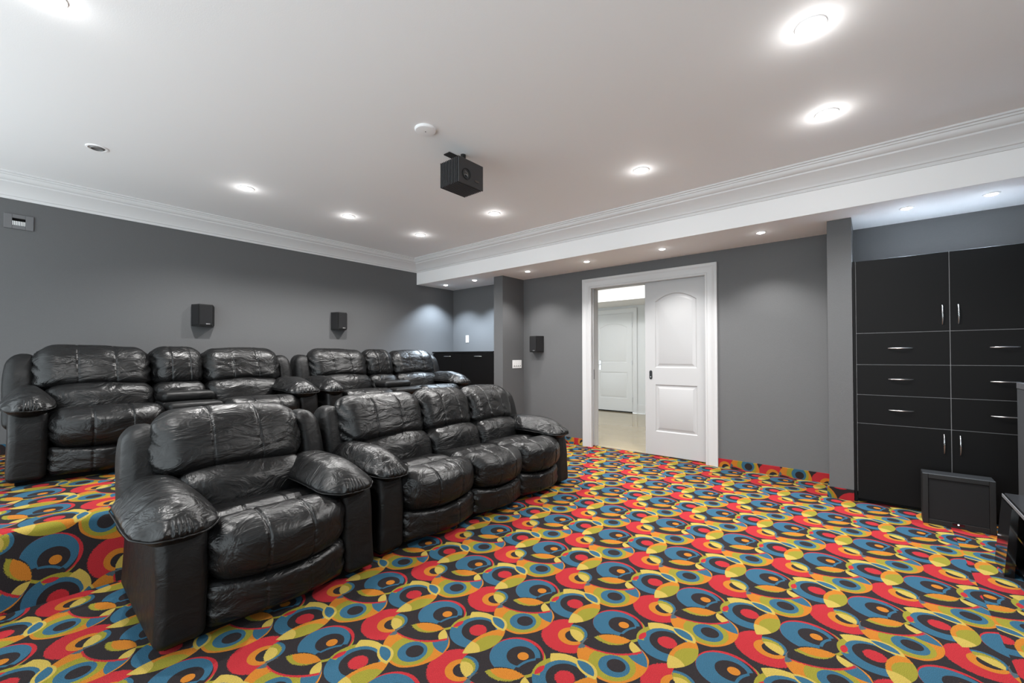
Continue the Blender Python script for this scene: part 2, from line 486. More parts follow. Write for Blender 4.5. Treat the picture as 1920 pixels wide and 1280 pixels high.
# jambs (split, with the slot the doors slide in)
m=MB()
for (x0,x1) in ((DX0-.015,DX0),(DX1,DX1+.015)):
    for (a,b) in ((YW-.002,YW+.030),(YW+.085,YW+.172)): m.box(x0,x1,a,b,0,DH)
for (a,b) in ((YW-.002,YW+.030),(YW+.085,YW+.172)): m.box(DX0,DX1,a,b,DH-.012,DH+.02)
m.build('jamb',M_TRIM,cs)
cs2=casing('trim_4',DX0,DX1,DH-.01,YW+.17,fl_=-1); struct(cs2)

def panel_outline(x0,x1,z0,z1,arch,n=14):
    if arch<=0: return [(x0,z0),(x1,z0),(x1,z1),(x0,z1)]
    pts=[(x0,z0),(x1,z0)]
    for i in range(n+1):
        t=i/n; x=x1+(x0-x1)*t
        pts.append((x,z1-arch+arch*(1-(2*t-1)**2)))
    return pts
def inset(poly,d):
    n=len(poly);out=[]
    for i in range(n):
        a=Vector(poly[i-1]);b=Vector(poly[i]);c=Vector(poly[(i+1)%n])
        e1=(b-a).normalized();e2=(c-b).normalized()
        n1=Vector((-e1.y,e1.x));n2=Vector((-e2.y,e2.x))
        k=(n1+n2); k=k/max(k.dot(n1),.3)
        out.append((b.x+k.x*d,b.y+k.y*d))
    return out
def door_leaf(name,x0,x1,z0,z1,yf,th,panels,matl=M_DOOR,d=.009):
    """front face at y=yf facing -Y; panels = list of (x0,x1,z0,z1,arch)"""
    outer=[(x0,z0),(x1,z0),(x1,z1),(x0,z1)]
    holes=[panel_outline(*p) for p in panels]
    loops=[[Vector((a,b,0)) for a,b in outer]]+[[Vector((a,b,0)) for a,b in h] for h in holes]
    flat=[p for l in loops for p in l]
    tri=tessellate_polygon(loops)
    v=[(p.x,yf,p.y) for p in flat]
    f=[]
    for t in tri:
        a,b,c=[Vector(v[i]) for i in t]
        f.append(tuple(t) if (b-a).cross(c-a).y<0 else tuple(t[::-1]))
    n=len(v)
    v+=[(x0,yf,z0),(x1,yf,z0),(x1,yf,z1),(x0,yf,z1),(x0,yf+th,z0),(x1,yf+th,z0),(x1,yf+th,z1),(x0,yf+th,z1)]
    f+=[(n+4,n+7,n+6,n+5),(n,n+1,n+5,n+4)[::-1],(n+1,n+2,n+6,n+5)[::-1],(n+2,n+3,n+7,n+6)[::-1],(n+3,n,n+4,n+7)[::-1]]
    o=link(name,v,f,matl)
    for h in holes:
        rings=[(0,0),(.004,.35*d),(.010,d),(.020,d*1.05),(.030,d*.75),(.046,d*.15),(.050,0.0)]
        vv=[];ff=[];k=len(h)
        for (ins,dep) in rings:
            for (a,b) in inset(h,ins): vv.append((a,yf+dep,b))
        for r in range(len(rings)-1):
            for i in range(k): ff.append((r*k+i,r*k+(i+1)%k,(r+1)*k+(i+1)%k,(r+1)*k+i))
        ff.append(tuple((len(rings)-1)*k+i for i in range(k)))
        link('panel',vv,ff,matl,o,smooth=True,sharp=20)
    return o
YD=YW+.038
d1=door_leaf('door_1',-2.135,DX1+.08,.018,DH+.01,YD,.038,[(-2.01,-1.528,1.068,1.955,.09),(-2.01,-1.524,.30,.865,0)]); struct(d1)
# flush pull: dark oval cup with a small bright screw
m=MB()
ov=[]
for i in range(24):
    a=2*PI*i/24; ov.append((.018*math.cos(a),.05*(1 if math.sin(a)>0 else -1)*.72+.018*math.sin(a)*1.0))
m.prism(ov,0,.004,lambda x,y,z:(-2.065+x,YD-z,.98+y))
pl=m.build('flush_pull',M_DARKST,d1)
MB().lathe([(.0,.0),(.006,.0),(.006,.003)],(-2.065,YD-.006,.955),12,ax=lambda p:(p[0],-p[2],p[1])).build('screw',M_STEEL,pl)
d2=MB().bbox(DX0-.62,DX0+.010,YD,YD+.038,.018,DH,.002).build('door_2',M_DOOR); struct(d2)
MB().bbox(DX0+.0095,DX0+.0115,YD+.002,YD+.016,.90,1.03,.002).build('edge_pull',M_DARKST,d2)

# ---- the hall beyond
YH=8.65
o=quad_floor([(-7,-.6,YW+.1,YH)],-.004,lambda x,y,xm:(x,y),'floor_hall',None,M_TILE); struct(o)
m=MB()
for i in range(9):   # tile joints
    m.box(-7,-.6,YW+.2+.6*i*0.72,YW+.203+.6*i*.72,-.004,-.0036)
stuff(m.build('tile_joints',mat('tile_grout',(.42,.37,.29),.5),o))
w=MB().box(-7,-.6,YH,YH+.1,0,2.8).build('wall_hall',M_HALL); struct(w)
w=MB().box(-7.1,-7,YW+.17,YH,0,2.8).build('wall_hall_end',M_HALL); struct(w)
w=MB().box(-.6,-.5,YW+.17,YH,0,2.8).build('wall_hall_side',M_HALL); struct(w)
w=MB().box(-7,-.6,YW+.17,YH,2.75,2.85).box(-7,-.6,7.7,YH,2.30,2.75).build('ceiling_hall',M_CEIL); struct(w)
o=casing('trim_5',-4.82,-3.925,2.14,YH,w0=.105,matl=M_DOOR_LIT); struct(o)
o=MB().box(-3.82,-.6,YH-.016,YH,0,.17).box(-3.82,-.6,YH-.022,YH,.0,.028).box(-3.82,-.6,YH-.01,YH,.17,.19).build('baseboard_hall',M_DOOR_LIT); struct(o)
d3=door_leaf('door_3',-4.815,-3.93,.02,2.135,YH-.012,.012,[(-4.70,-4.04,1.07,1.93,.09),(-4.70,-4.045,.29,.865,0)],M_DOOR_LIT,d=.007); struct(d3)
m=MB().box(-4.815,-3.93,YH-.014,YH-.002,-.003,.020).build('threshold_shade',M_UNDER,d3)  # black strip painted as the shade under the hall door
for z in (.28,1.07,1.88): MB().bbox(-3.934,-3.918,YH-.03,YH-.005,z-.05,z+.05,.002).build('hinge',M_STEEL,d3)
h=MB().bbox(-4.715,-4.665,YH-.022,YH-.012,.90,1.12,.004).build('handle_plate',M_STEEL,d3)
MB().tube([(-4.69,YH-.02,1.03),(-4.69,YH-.06,1.03),(-4.70,YH-.065,1.03),(-4.79,YH-.065,1.03)],.009,8).build('lever',M_STEEL,h,True)

# ------------------------------------------------------------ upholstery
_rs=np.random.RandomState(11)
def axis_lines(h, r, n, extra=()):
    core=list(np.linspace(-(h-r), h-r, n+1)) if h>r+1e-6 else [0.0]
    fil=[(h-r)+r*math.tan(PI/4*i/5)*1.0 for i in range(1,6)]
    L=core+fil+[-a for a in fil]
    for e,hw in extra:
        L+= [e, e-hw*.5, e+hw*.5, e-hw, e+hw]
    L=sorted(L); out=[L[0]]
    for a in L[1:]:
        if a-out[-1]>1e-4: out.append(a)
    out[0]=-h; out[-1]=h
    return np.array(out)
def soft(name, x0,x1,y0,y1,z0,z1, r=.05, bulge=(0,0,0), n=(8,12,8), seams=(), seam_d=.007, pucker=0, lump=.003,
         warp=None, parent=None, matl=None, ry=None, pk=55, pw=.10):
    """rounded, stuffed box; seams = lateral positions (fraction -1..1) of stitched grooves"""
    c=np.array([(x0+x1)/2,(y0+y1)/2,(z0+z1)/2]); h=np.array([(x1-x0)/2,(y1-y0)/2,(z1-z0)/2])
    r=min(r,*(h-1e-3))
    ex=[(s*h[1],.011) for s in seams]
    A_=[axis_lines(h[0],r,n[0]),axis_lines(h[1],r,n[1],ex),axis_lines(h[2],r,n[2])]
    key={};P=[];F=[]
    def vid(i,j,k):
        t=(i,j,k)
        if t not in key:
            key[t]=len(P); P.append((A_[0][i],A_[1][j],A_[2][k]))
        return key[t]
    nx,ny,nz=[len(a)-1 for a in A_]
    for j in range(ny):
        for k in range(nz):
            F.append((vid(0,j,k),vid(0,j,k+1),vid(0,j+1,k+1),vid(0,j+1,k)))
            F.append((vid(nx,j,k),vid(nx,j+1,k),vid(nx,j+1,k+1),vid(nx,j,k+1)))
    for i in range(nx):
        for k in range(nz):
            F.append((vid(i,0,k),vid(i+1,0,k),vid(i+1,0,k+1),vid(i,0,k+1)))
            F.append((vid(i,ny,k),vid(i,ny,k+1),vid(i+1,ny,k+1),vid(i+1,ny,k)))
        for j in range(ny):
            F.append((vid(i,j,0),vid(i,j+1,0),vid(i+1,j+1,0),vid(i+1,j,0)))
            F.append((vid(i,j,nz),vid(i+1,j,nz),vid(i+1,j+1,nz),vid(i,j+1,nz)))
    P=np.array(P); 
    q=np.clip(P,-(h-r),h-r); d=P-q; ln=np.linalg.norm(d,axis=1,keepdims=True); ln[ln<1e-9]=1
    N_=d/ln; P=q+r*N_
    U=P/h
    Uc=np.clip(U,-1,1)
    for a in range(3):
        b,cc=[t for t in range(3) if t!=a]
        wgt=np.sqrt(np.clip((1-Uc[:,b]**2),0,1)*np.clip(1-Uc[:,cc]**2,0,1))
        P[:,a]+=bulge[a]*np.abs(N_[:,a])*np.sign(N_[:,a])*wgt
    ph=_rs.rand(8)*6.28
    if lump:
        k1=_rs.randn(4,3)*9
        s=sum(np.sin(P@k1[i]+ph[i]) for i in range(4))*.5
        P+=N_*(s*lump)[:,None]
    if pucker:
        e=np.exp(-((1-np.abs(U[:,1]))/pw)**2)
        t=(P[:,0]*.8+P[:,2])
        wv=np.sin(pk*t+3*np.sin(7*t+ph[4])+ph[5])*.6+.4*np.sin(pk*1.9*t+ph[6])
        P+=N_*(pucker*e*wv)[:,None]
    for s in seams:
        g=np.exp(-((P[:,1]-s*h[1])/.006)**2)
        P-=N_*(seam_d*g)[:,None]
        pf=np.exp(-((P[:,1]-s*h[1])/.03)**2)
        P+=N_*(.0022*pf*np.sin(pk*1.6*(P[:,0]+P[:,2])+ph[7]))[:,None]
    if warp is not None: P=warp(P,U,h)
    P=P+c
    return link(name,P,F,matl or LEATHER,parent,smooth=True)

DEPTH=.86
def lean(P,k,z0):
    P=P.copy(); P[:,0]-=k*(P[:,2]-z0); return P

def seat_unit(y0,y1,par,el=0.0,er=0.0,narrow=False):
    g=-.006; w=y1-y0
    seams=(-.32,.32) if not narrow else (0,)
    # seat: front roll bowed forwards, hollow behind it
    def wseat(P,U,h):
        P=P.copy(); v=U[:,1]; bow=np.clip(1-v**2,0,1)
        fr=np.clip((U[:,0]+.1)/1.1,0,1)
        P[:,0]+=.075*bow*fr
        top=np.clip((U[:,2]-.3)/.7,0,1)
        xx=P[:,0]
        P[:,2]-=top*(.040*np.exp(-((xx-.10)/.045)**2)*(.35+.65*bow))
        P[:,2]-=top*.030*np.clip((.12-xx)/.3,0,1)
        P[:,2]+=top*.010*np.exp(-((xx-.22)/.07)**2)
        low=np.clip((-U[:,2]-.2)/.8,0,1)
        P[:,2]-=low*.030*bow*fr
        return P
    soft('seat_cushion',-.60,.015,y0+g,y1-g,.235,.462,r=.085,bulge=(.02,.004,.012),n=(16,26,8),seams=seams,pucker=.0065,lump=.0028,warp=wseat,parent=par,pk=70,pw=.13)
    def wfoot(P,U,h):
        P=P.copy(); bow=np.clip(1-U[:,1]**2,0,1); P[:,0]+=.062*bow*np.clip(U[:,0]+.5,0,1)
        P[:,2]-=.026*bow*np.clip(U[:,2],0,1)
        return P
    soft('footrest',-.12,-.008,y0+g,y1-g,.045,.236,r=.035,bulge=(.018,0,.004),n=(3,24,10),seams=seams,seam_d=.004,pucker=.0075,lump=.002,warp=wfoot,parent=par,pk=95,pw=.16)
    # lower back
    def wl(P,U,h):
        P=P.copy(); bow=np.clip(1-U[:,1]**2,0,1)
        P[:,2]+=.035*bow*np.clip(U[:,2],0,1)
        P[:,0]+=.035*np.clip(U[:,0],0,1)*bow
        return lean(P,.22,0)
    soft('lumbar_cushion',-.72,-.47,y0+g,y1-g,.36,.60,r=.07,bulge=(.035,.004,.0),n=(6,22,8),seams=(),pucker=.005,lump=.004,warp=wl,parent=par,pk=60,pw=.14)
    # head cushion
    def wh(P,U,h):
        P=P.copy(); v=U[:,1]; bow=np.clip(1-v**2,0,1)
        P[:,2]+=.045*bow*np.clip(-U[:,2],0,1)
        P[:,2]+=.010*bow*np.clip(U[:,2],0,1); P[:,1]*=1-.035*np.clip(U[:,2],0,1)
        P[:,0]+=.030*np.clip(U[:,0],0,1)*bow*np.clip(.3-U[:,2]*.9,0,1)
        return lean(P,.24,-.1)
    soft('head_cushion',-.795,-.550,y0+g-el,y1-g+er,.548,.900,r=.105,bulge=(.03,.006,.012),n=(8,28,12),seams=seams,seam_d=.006,pucker=.014,lump=.0042,warp=wh,parent=par,pk=58,pw=.10)

def arm(side,y0,y1,par,ov_out=.042,ov_in=.085,lever=False):
    """side -1: outer face towards low y.  y0..y1 = upholstered side panel"""
    def wa(P,U,h):
        P=P.copy()
        # front face leans back at the top, bottom corner kicks out
        fr=np.clip(U[:,0],0,1)
        P[:,0]-=.030*fr*np.clip(U[:,2],0,1)**2
        P[:,0]+=.012*fr*np.clip(-U[:,2]-.3,0,1)
        P[:,1]+=side*.010*np.clip(-U[:,2],0,1)*(1 if side<0 else 1)
        return P
    a=soft('arm',-.80,.0,y0,y1,.03,.478,r=.035,bulge=(.006,.006,.004),n=(12,6,12),lump=.002,warp=wa,parent=par,matl=LEATHER_S)
    yo0=y0-(ov_out if side<0 else ov_in); yo1=y1+(ov_in if side<0 else ov_out)
    h0=(yo1-yo0)/2
    def wp(P,U,h):
        P=P.copy(); u=U[:,0]; v=U[:,1]; zz=U[:,2]
        up=np.clip((zz+.35)/1.35,0,1); dn=np.clip((-.35-zz)/.65,0,1)
        sc=1-.17*up**1.6-.26*dn**.8
        P[:,1]*=sc; P[:,0]=np.where(u>0,P[:,0]*(1-.12*up**1.6-.10*dn),P[:,0])
        # crown falls away to the front, the sides and the back
        top=up
        P[:,2]-=.050*top*np.clip(u,0,1)**2
        P[:,2]-=.040*top*np.abs(v)**2
        f=np.clip((u-.35)/.65,0,1)
        P[:,1]*=1-.12*f**2
        P[:,0]-=.030*f*np.abs(v)**2
        b=np.clip((-u-.5)/.5,0,1); P[:,1]*=1-.30*b; P[:,2]-=.02*b*top
        P[:,2]-=.022*np.clip(u,0,1)**2*(1-up)
        # gathered pleats above the piping, strongest at the front
        e=np.exp(-((zz+.02)/.42)**2)*np.clip(u*1.3+.15,0,1)
        th=np.arctan2(v,u-.4+1e-3)
        fold=np.abs(np.sin(th*11+1.5*np.sin(th*4+y0*9)))-.5
        P[:,2]+=.009*e*fold; P[:,0]+=.011*e*fold*np.clip(u,0,1); P[:,1]+=.006*e*fold*np.sign(v)
        return P
    X0,X1,Z0,Z1,rr=-.66,.036,.450,.612,.078
    p=soft('arm_pad',X0,X1,yo0,yo1,Z0,Z1,r=rr,bulge=(.012,.008,.016),n=(28,26,10),lump=.0025,warp=wp,parent=a)
    # piping follows the widest line of the pad
    hh=np.array([(X1-X0)/2,h0,(Z1-Z0)/2]); q=[]
    for (cx,cy,a0) in ((1,1,0),(-1,1,1),(-1,-1,2),(1,-1,3)):
        for i in range(9):
            t=(a0+i/8)*PI/2
            q.append((cx*(hh[0]-rr)+(rr+.002)*math.cos(t)+ (0.012*max(math.cos(t),0)**4), cy*(hh[1]-rr)+(rr+.002)*math.sin(t)+.006*math.sin(t)**3))
    fine=[]
    for i in range(len(q)):
        a_,b_=q[i],q[(i+1)%len(q)]; k=max(1,int(math.dist(a_,b_)/.012))
        for j in range(k): fine.append((a_[0]+(b_[0]-a_[0])*j/k,a_[1]+(b_[1]-a_[1])*j/k))
    fa=np.array([(x,y,-.35*hh[2]) for x,y in fine]); fa=fa[fa[:,0]>-.28]
    k0=int(np.argmax(np.linalg.norm(np.roll(fa,1,0)-fa,axis=1))); fa=np.roll(fa,-k0,0)
    W_=wp(fa,np.clip(fa/hh,-1,1),hh)+np.array([(X0+X1)/2,(yo0+yo1)/2,(Z0+Z1)/2])
    MB().tube([tuple(t) for t in W_],.0036,6).build('piping',LEATHER_S,p,True)
    # stitched seam line down the front outer edge
    yy=y0+.012 if side<0 else y1-.012
    if lever:
        m=MB(); m.prism([(-.012+.024*math.cos(t*PI/8)*.5,.035*math.sin(t*PI/8)) for t in range(16)],0,.006,lambda x,y,z:(-.14+x,(y0-z) if side<0 else (y1+z),.375+y))
        m.build('recline_handle',M_SPK,a)
    return a

def wing(side,y0,y1,par):
    def ww(P,U,h):
        P=P.copy()
        t=np.clip(U[:,2],0,1)
        P[:,0]-=.03*np.clip(U[:,0],0,1)*t**3
        P[:,1]-=side*.022*np.clip(side*U[:,1],0,1)*t**2
        P[:,2]-=.02*np.clip(side*U[:,1],0,1)*t
        return lean(P,.20,-.2)
    soft('wing',-.80,-.585,y0,y1,.30,.838,r=.055,bulge=(.014,.006,.008),n=(6,8,18),lump=.0025,warp=ww,parent=par,matl=LEATHER_S)

def sofa(name,loc,width,seats,label,cat,group=None,aw=.172,lever=False,consoles=(),EL=.05,ER=.04,oL=.03,oR=.03,iL=.055,iR=.09):
    """seats: list of (y0,y1,narrow); local x = 0 at the front of the arms, y = 0 at the left outer side"""
    t=empty(name,loc); tag(t,label,cat,group)
    # plinth and back shell
    MB().bbox(-.80,-.06,.03,width-.03,.0,.06,.004).build('base',M_UNDER,t)
    def wb(P,U,h): return lean(P,.12,-.3)
    soft('back_frame',-.835,-.74,.02,width-.02,.05,.74,r=.04,bulge=(0,.004,.006),n=(4,20,12),lump=.002,warp=wb,parent=t,matl=LEATHER_S)
    arm(-1,0,aw,t,oL,iL,lever=lever); arm(1,width-aw,width,t,oR,iR)
    wing(-1,-.028,.14,t); wing(1,width-.13,width+.028,t)
    for i,(a,b,nr) in enumerate(seats): seat_unit(a,b,t,EL if i==0 else 0,ER if i==len(seats)-1 else 0,narrow=nr)
    for (a,b) in consoles:
        g=.004
        def wcon(P,U,h):
            P=P.copy(); return P
        soft('console_body',-.56,.0,a+g,b-g,.06,.40,r=.03,n=(8,8,10),parent=t,matl=LEATHER_S)
        l1=soft('console_lid',-.475,-.215,a+.012,b-.012,.455,.535,r=.034,bulge=(.004,.004,.006),n=(8,12,4),lump=.0012,parent=t,matl=LEATHER_S)
        soft('console_lid_base',-.49,-.20,a+.008,b-.008,.395,.458,r=.012,n=(6,6,3),lump=0,parent=t,matl=LEATHER_S)
        soft('console_tray',-.205,.012,a+.010,b-.010,.39,.462,r=.030,bulge=(.004,.003,.005),n=(8,12,4),lump=.0012,parent=t,matl=LEATHER_S)
        def wl(P,U,h):
            P=P.copy(); bow=np.clip(1-U[:,1]**2,0,1); P[:,2]+=.015*bow*np.clip(U[:,2],0,1); return lean(P,.22,0)
        soft('lumbar_cushion',-.72,-.47,a+g,b-g,.36,.60,r=.07,bulge=(.02,.004,.0),n=(6,16,8),pucker=.005,lump=.003,warp=wl,parent=t,pk=60,pw=.2)
        def wh(P,U,h):
            P=P.copy(); bow=np.clip(1-U[:,1]**2,0,1); P[:,2]+=.015*bow*np.clip(-U[:,2],0,1); return lean(P,.24,-.1)
        soft('head_cushion',-.795,-.550,a+g,b-g,.552,.910,r=.105,bulge=(.03,.006,.008),n=(8,18,12),seams=(-.3,.4),seam_d=.006,pucker=.010,lump=.004,warp=wh,parent=t,pk=58,pw=.14)
    return t
sofa('recliner',(-2.155,.385,0),.955,[(.172,.783,False)],'single black leather recliner armchair in the foreground with puffy arms','armchair',lever=True,EL=.085,ER=.02,oL=.080,iL=.05,oR=.02,iR=.11)
sofa('reclining_sofa',(-2.225,1.43,0),2.030,[(.172,.777,False),(.777,1.322,False),(1.322,1.858,False)],'three seat black leather reclining sofa beside the single armchair','sofa',EL=.085,ER=.03,oR=.025,iR=.10)
sofa('reclining_loveseat',(-4.10,-.005,PZ),1.955,[(.172,.785,False),(1.17,1.783,False)],'black leather console loveseat on the left of the raised platform','sofa','console loveseats on the raised platform',consoles=[(.785,1.17)],iL=.03)

def copy_tree(o,parent=None):
    c=o.copy(); COLN.objects.link(c); c.parent=parent
    for ch in list(o.children): copy_tree(ch,c)
    return c
src=bpy.data.objects['reclining_loveseat']
c=copy_tree(src); c.location=(-4.10,2.04,PZ)
c['label']='black leather console loveseat on the platform next to the low black cabinet'

# ------------------------------------------------------------ tall storage cabinet
def bar_handle(name,p0,p1,out,par,matl=None,r=.005):
    # bowed bar, feet on the door face at y
    a=Vector(p0);b=Vector(p1);pts=[];n=12
    for i in range(n+1):
        t=i/n; q=a.lerp(b,t); q.y-=out*math.sin(PI*t)**.6; pts.append(tuple(q))
    return MB().tube(pts,[r*(.55+.45*math.sin(PI*i/n)) for i in range(n+1)],8).build(name,matl or M_STEEL,par,True)
CX0=Q1+.002; c0=-.106; c1=.4400; c2=.986; top=1.988
cab=empty('storage_cabinet',(0,0,0)); tag(cab,'tall black built-in cabinet of doors and drawers between pillar and screen wall','cabinet')
MB().box(CX0+.021,c2+.02,YP+.0035,YW-.002,.09,top-.003).box(CX0,c2,YP+.06,YW-.002,0,.05).build('body',M_EDGE,cab)  # grey body shows in the gaps as a painted door-edge highlight
MB().bbox(CX0,c0-.0025,YP+.001,YP+.03,.0,top,.001).build('side_stile',M_BLACKWOOD,cab)
MB().bbox(c0,c2,YP+.05,YP+.055,.0,.09,.001).build('plinth',M_BLACKWOOD,cab)
zl=[.030,.651,.886,1.133,1.390,top]
for ci,(a,b) in enumerate(((c0,c1),(c1,c2))):
    for k in range(5):
        nm='drawer' if k in (1,2,3) else 'door'
        g=.0022
        o=MB().bbox(a+g,b-g,YP-.0,YP+.0034,zl[k]+g,zl[k+1]-g,.0012).build(nm,M_BLACKWOOD,cab)
        if nm=='drawer':
            z=(1.264,1.018,.772)[3-k]; hx=(.093,.237) if ci==0 else (.640,.782)
            bar_handle('handle',(hx[0],YP,z),(hx[1],YP,z),.026,o)
        else:
            x=.401 if ci==0 else .485; zz=(1.44,1.585) if k==4 else (.468,.612)
            bar_handle('handle',(x,YP,zz[0]),(x,YP,zz[1]),.026,o)
# low cabinet in the niche
low=empty('low_cabinet',(-4.87,YP,PZ)); tag(low,'low black two-drawer cabinet in the niche behind the platform loveseats','cabinet')
def lo(m,n,mt,par=low):
    m.v=[(x+4.87,y-YP,z-PZ) for x,y,z in m.v]; return m.build(n,mt,par)
lo(MB().box(-5.56,P0-.003,YP+.02,YW-.002,PZ,1.262),'body',M_EDGE)
lo(MB().bbox(-5.57,P0-.003,YP-.012,YW-.002,1.262,1.286,.002),'top',M_BLACKWOOD)
for a,b,h0,h1 in ((-5.56,-4.872,-5.294,-5.127),(-4.868,P0-.004,-4.60,-4.44)):
    o=lo(MB().bbox(a,b,YP,YP+.018,PZ+.03,1.258,.0015),'drawer_front',M_BLACKWOOD)
    bar_handle('handle',(h0+4.87,0,1.21-PZ),(h1+4.87,0,1.21-PZ),.024,o)

# ------------------------------------------------------------ wall speakers
def wall_speaker(loc,rot,label):
    t=empty('wall_speaker',loc); t.rotation_euler=(0,0,rot); tag(t,label,'speaker','wall-mounted surround speakers')
    # local: +x out of the wall, y along it, z up; trapezoid plan
    def trap(x0,x1,ya,yb,yc,yd,z0,z1,m):
        m.prism([(x0,ya),(x1,yb),(x1,yc),(x0,yd)],z0,z1); return m
    m=MB(); trap(.004,.126,-.103,-.060,.060,.103,-.117,.117,m)
    m.build('shell',M_SPK,t)
    g=MB(); g.bbox(.126,.134,-.058,.058,-.108,.108,.003); g.build('front_grille',M_CLOTH,t)
    for s in (-1,1):
        k=MB(); a=Vector((.016,s*.101)); b=Vector((.118,s*.064)); nrm=Vector((s*1*(b-a).y,-s*(b-a).x))*(1); nrm=Vector((.34,s*.94))
        k.prism([(a.x,a.y),(b.x,b.y),(b.x+nrm.x*.005,b.y+nrm.y*.005),(a.x+nrm.x*.005,a.y+nrm.y*.005)],-.104,.104); k.build('side_grille',M_CLOTH,t)
    MB().bbox(.133,.1355,.0,.036,-.100,-.088,.0008).build('badge',M_STEEL,t)
    MB().bbox(.0,.006,-.05,.05,-.07,.07,.001).build('wall_bracket',M_SPK,t)
    return t
wall_speaker((XB,1.366,1.655),0,'black wall speaker above the left platform loveseat')
wall_speaker((XB,2.918,1.69),0,'black wall speaker on the back wall above the right platform loveseat')
s=wall_speaker((-3.745,YW,1.385),-PI/2,'black wall speaker beside the white door frame, right of the light switches')

# ------------------------------------------------------------ switches and vent
t=empty('light_switch',(-5.24,YW,1.504)); tag(t,'single white light switch in the niche above the low cabinet','switch')
MB().bbox(-.036,.036,-.006,0,-.06,.06,.002).build('plate',M_WHITEPL,t)
MB().bbox(-.017,.017,-.011,-.005,-.033,.033,.002).build('rocker',M_WHITEPL,t)
t=empty('switch_panel',(P1,4.87,1.093)); tag(t,'wide white plate of four switches on the side of the pillar','switch')
MB().bbox(0,.006,-.105,.105,-.06,.06,.002).build('plate',M_WHITEPL,t)
for k in range(4):
    y=-.069+.046*k
    r_=MB().bbox(.005,.010,y-.017,y+.017,-.033,.033,.002).build('rocker',M_WHITEPL,t)
    MB().bbox(.0098,.0106,y-.011,y+.011,-.031,-.021,.0003).build('indicator',mat('indicator_grey',(.12,.12,.12),.5) if k==0 else bpy.data.materials['indicator_grey'],r_)
t=empty('wall_vent',(XB,.04,2.366)); tag(t,'small grey framed opening with pale slats high on the back wall','vent')
MV=mat('grey_metal_frame',(.13,.13,.135),.5,.5)
MB().bbox(0,.012,-.085,-.038,-.062,.062,.002).bbox(0,.012,.038,.085,-.062,.062,.002).bbox(0,.012,-.038,.038,.030,.062,.002).bbox(0,.012,-.038,.038,-.062,-.030,.002).build('frame',MV,t)
MB().box(.0005,.002,-.038,.038,-.03,.03).build('backing',M_UNDER,t)
for k in range(8): MB().box(.002,.009,-.037+.0095*k,-.031+.0095*k,-.03,.006).build('slat',M_WHITEPL,t)

# ------------------------------------------------------------ projector
t=empty('projector',(-2.33,2.18,2.45)); tag(t,'black box projector with vertical fins hanging from the ceiling','projector')
x0,x1,y0,y1,z0,z1=-.10,.10,-.125,.125,-.0,.185
MB().box(x0+.004,x1-.012,y0+.010,y1-.010,z0+.010,z1-.002).build('body',M_PROJ,t)
fp=MB().bbox(x1-.012,x1,y0,y1,z0,z1,.002).build('front_panel',mat('projector_front',(.040,.040,.042),.45,.5,metal=.2),t)
for k in range(11):
    x=x0+.017*k
    MB().bbox(x,x+.0055,y0,y1,z0,z1,.0010).build('fin',M_FIN,t)
yx=lambda p:(p[2],p[0],p[1])
lr=MB().lathe([(.041,0),(.041,.005),(.036,.005),(.034,-.004),(.018,-.010)],(x1,-.050,.075),28,ax=yx).build('lens_ring',M_SPK,t,True)
MB().lathe([(.0005,.003),(.012,.001),(.022,-.002),(.029,-.006)],(x1+.0035,-.050,.075),28,ax=yx).build('lens',M_LENS,lr,True)
pp=MB(); pp.prism([(.016*math.cos(a*PI/10)+(.008 if math.cos(a*PI/10)>0 else -.008),.009*math.sin(a*PI/10)) for a in range(20)],0,.003,lambda x,y,z:(x1+z,.058+x,.050+y)); pp.build('port',M_LENS,t)
MB().tube([(-.05,.06,.18),(-.05,.06,.30)],.02,16).build('mount_pole',M_SPK,t,True)
MB().bbox(-.155,-.09,-.045,.05,.292,.2995,.001).build('ceiling_plate',M_SPK,t)

# ------------------------------------------------------------ ceiling fittings
t=empty('smoke_detector',(-2.304,1.819,HC)); tag(t,'round white ceiling cover plate beside the projector','ceiling cover')
MB().lathe([(.072,0),(.072,-.008),(.066,-.015),(.040,-.018),(.0005,-.018)],(0,0,0),40).build('cover',M_CEIL,t,True)
MB().lathe([(.0005,-.0195),(.004,-.0195),(.004,-.017)],(0,0,0),10).build('pin',M_DARKST,t)

def spot(x,y,z,W,col,par,side=0,cone=138):
    d=bpy.data.lights.new('downlight_lamp','SPOT'); d.energy=W; d.color=col; d.shadow_soft_size=.028
    d.spot_size=math.radians(cone); d.spot_blend=.6
    o=bpy.data.objects.new('downlight_lamp',d); o.location=(0,0,-.020); COLN.objects.link(o); o.parent=par
    if side:
        d=bpy.data.lights.new('downlight_halo','POINT'); d.energy=side; d.color=col; d.shadow_soft_size=.035
        o=bpy.data.objects.new('downlight_halo',d); o.location=(0,0,-.05); COLN.objects.link(o); o.parent=par  # added point lamp, stands in for the glare round the fitting
def downlight(x,y,z,label,group,W,col=(1,.985,.965),side=0,lit=True,r=.048):
    t=empty('downlight',(x,y,z)); tag(t,label,'downlight',group)
    MB().lathe([(r+.016,0),(r+.014,-.005),(r+.004,-.007),(r,-.003),(r-.008,.006)],(0,0,0),32).build('trim_ring',M_CEIL,t,True)
    if lit:
        MB().lathe([(r+.002,-.004),(r*.6,-.012),(.0006,-.014)],(0,0,0),24).build('lamp',M_BULB,t,True)
        spot(x,y,z,W,col,t,side,138 if z>2.5 else 112)
    else:
        MB().lathe([(r-.004,-.002),(r*.7,-.012),(r*.68,-.004),(.0006,-.003)],(0,0,0),24).build('lamp',M_CANDARK,t,True)
    return t
G1='recessed downlights in the main ceiling'; G2='small downlights under the lowered soffit'
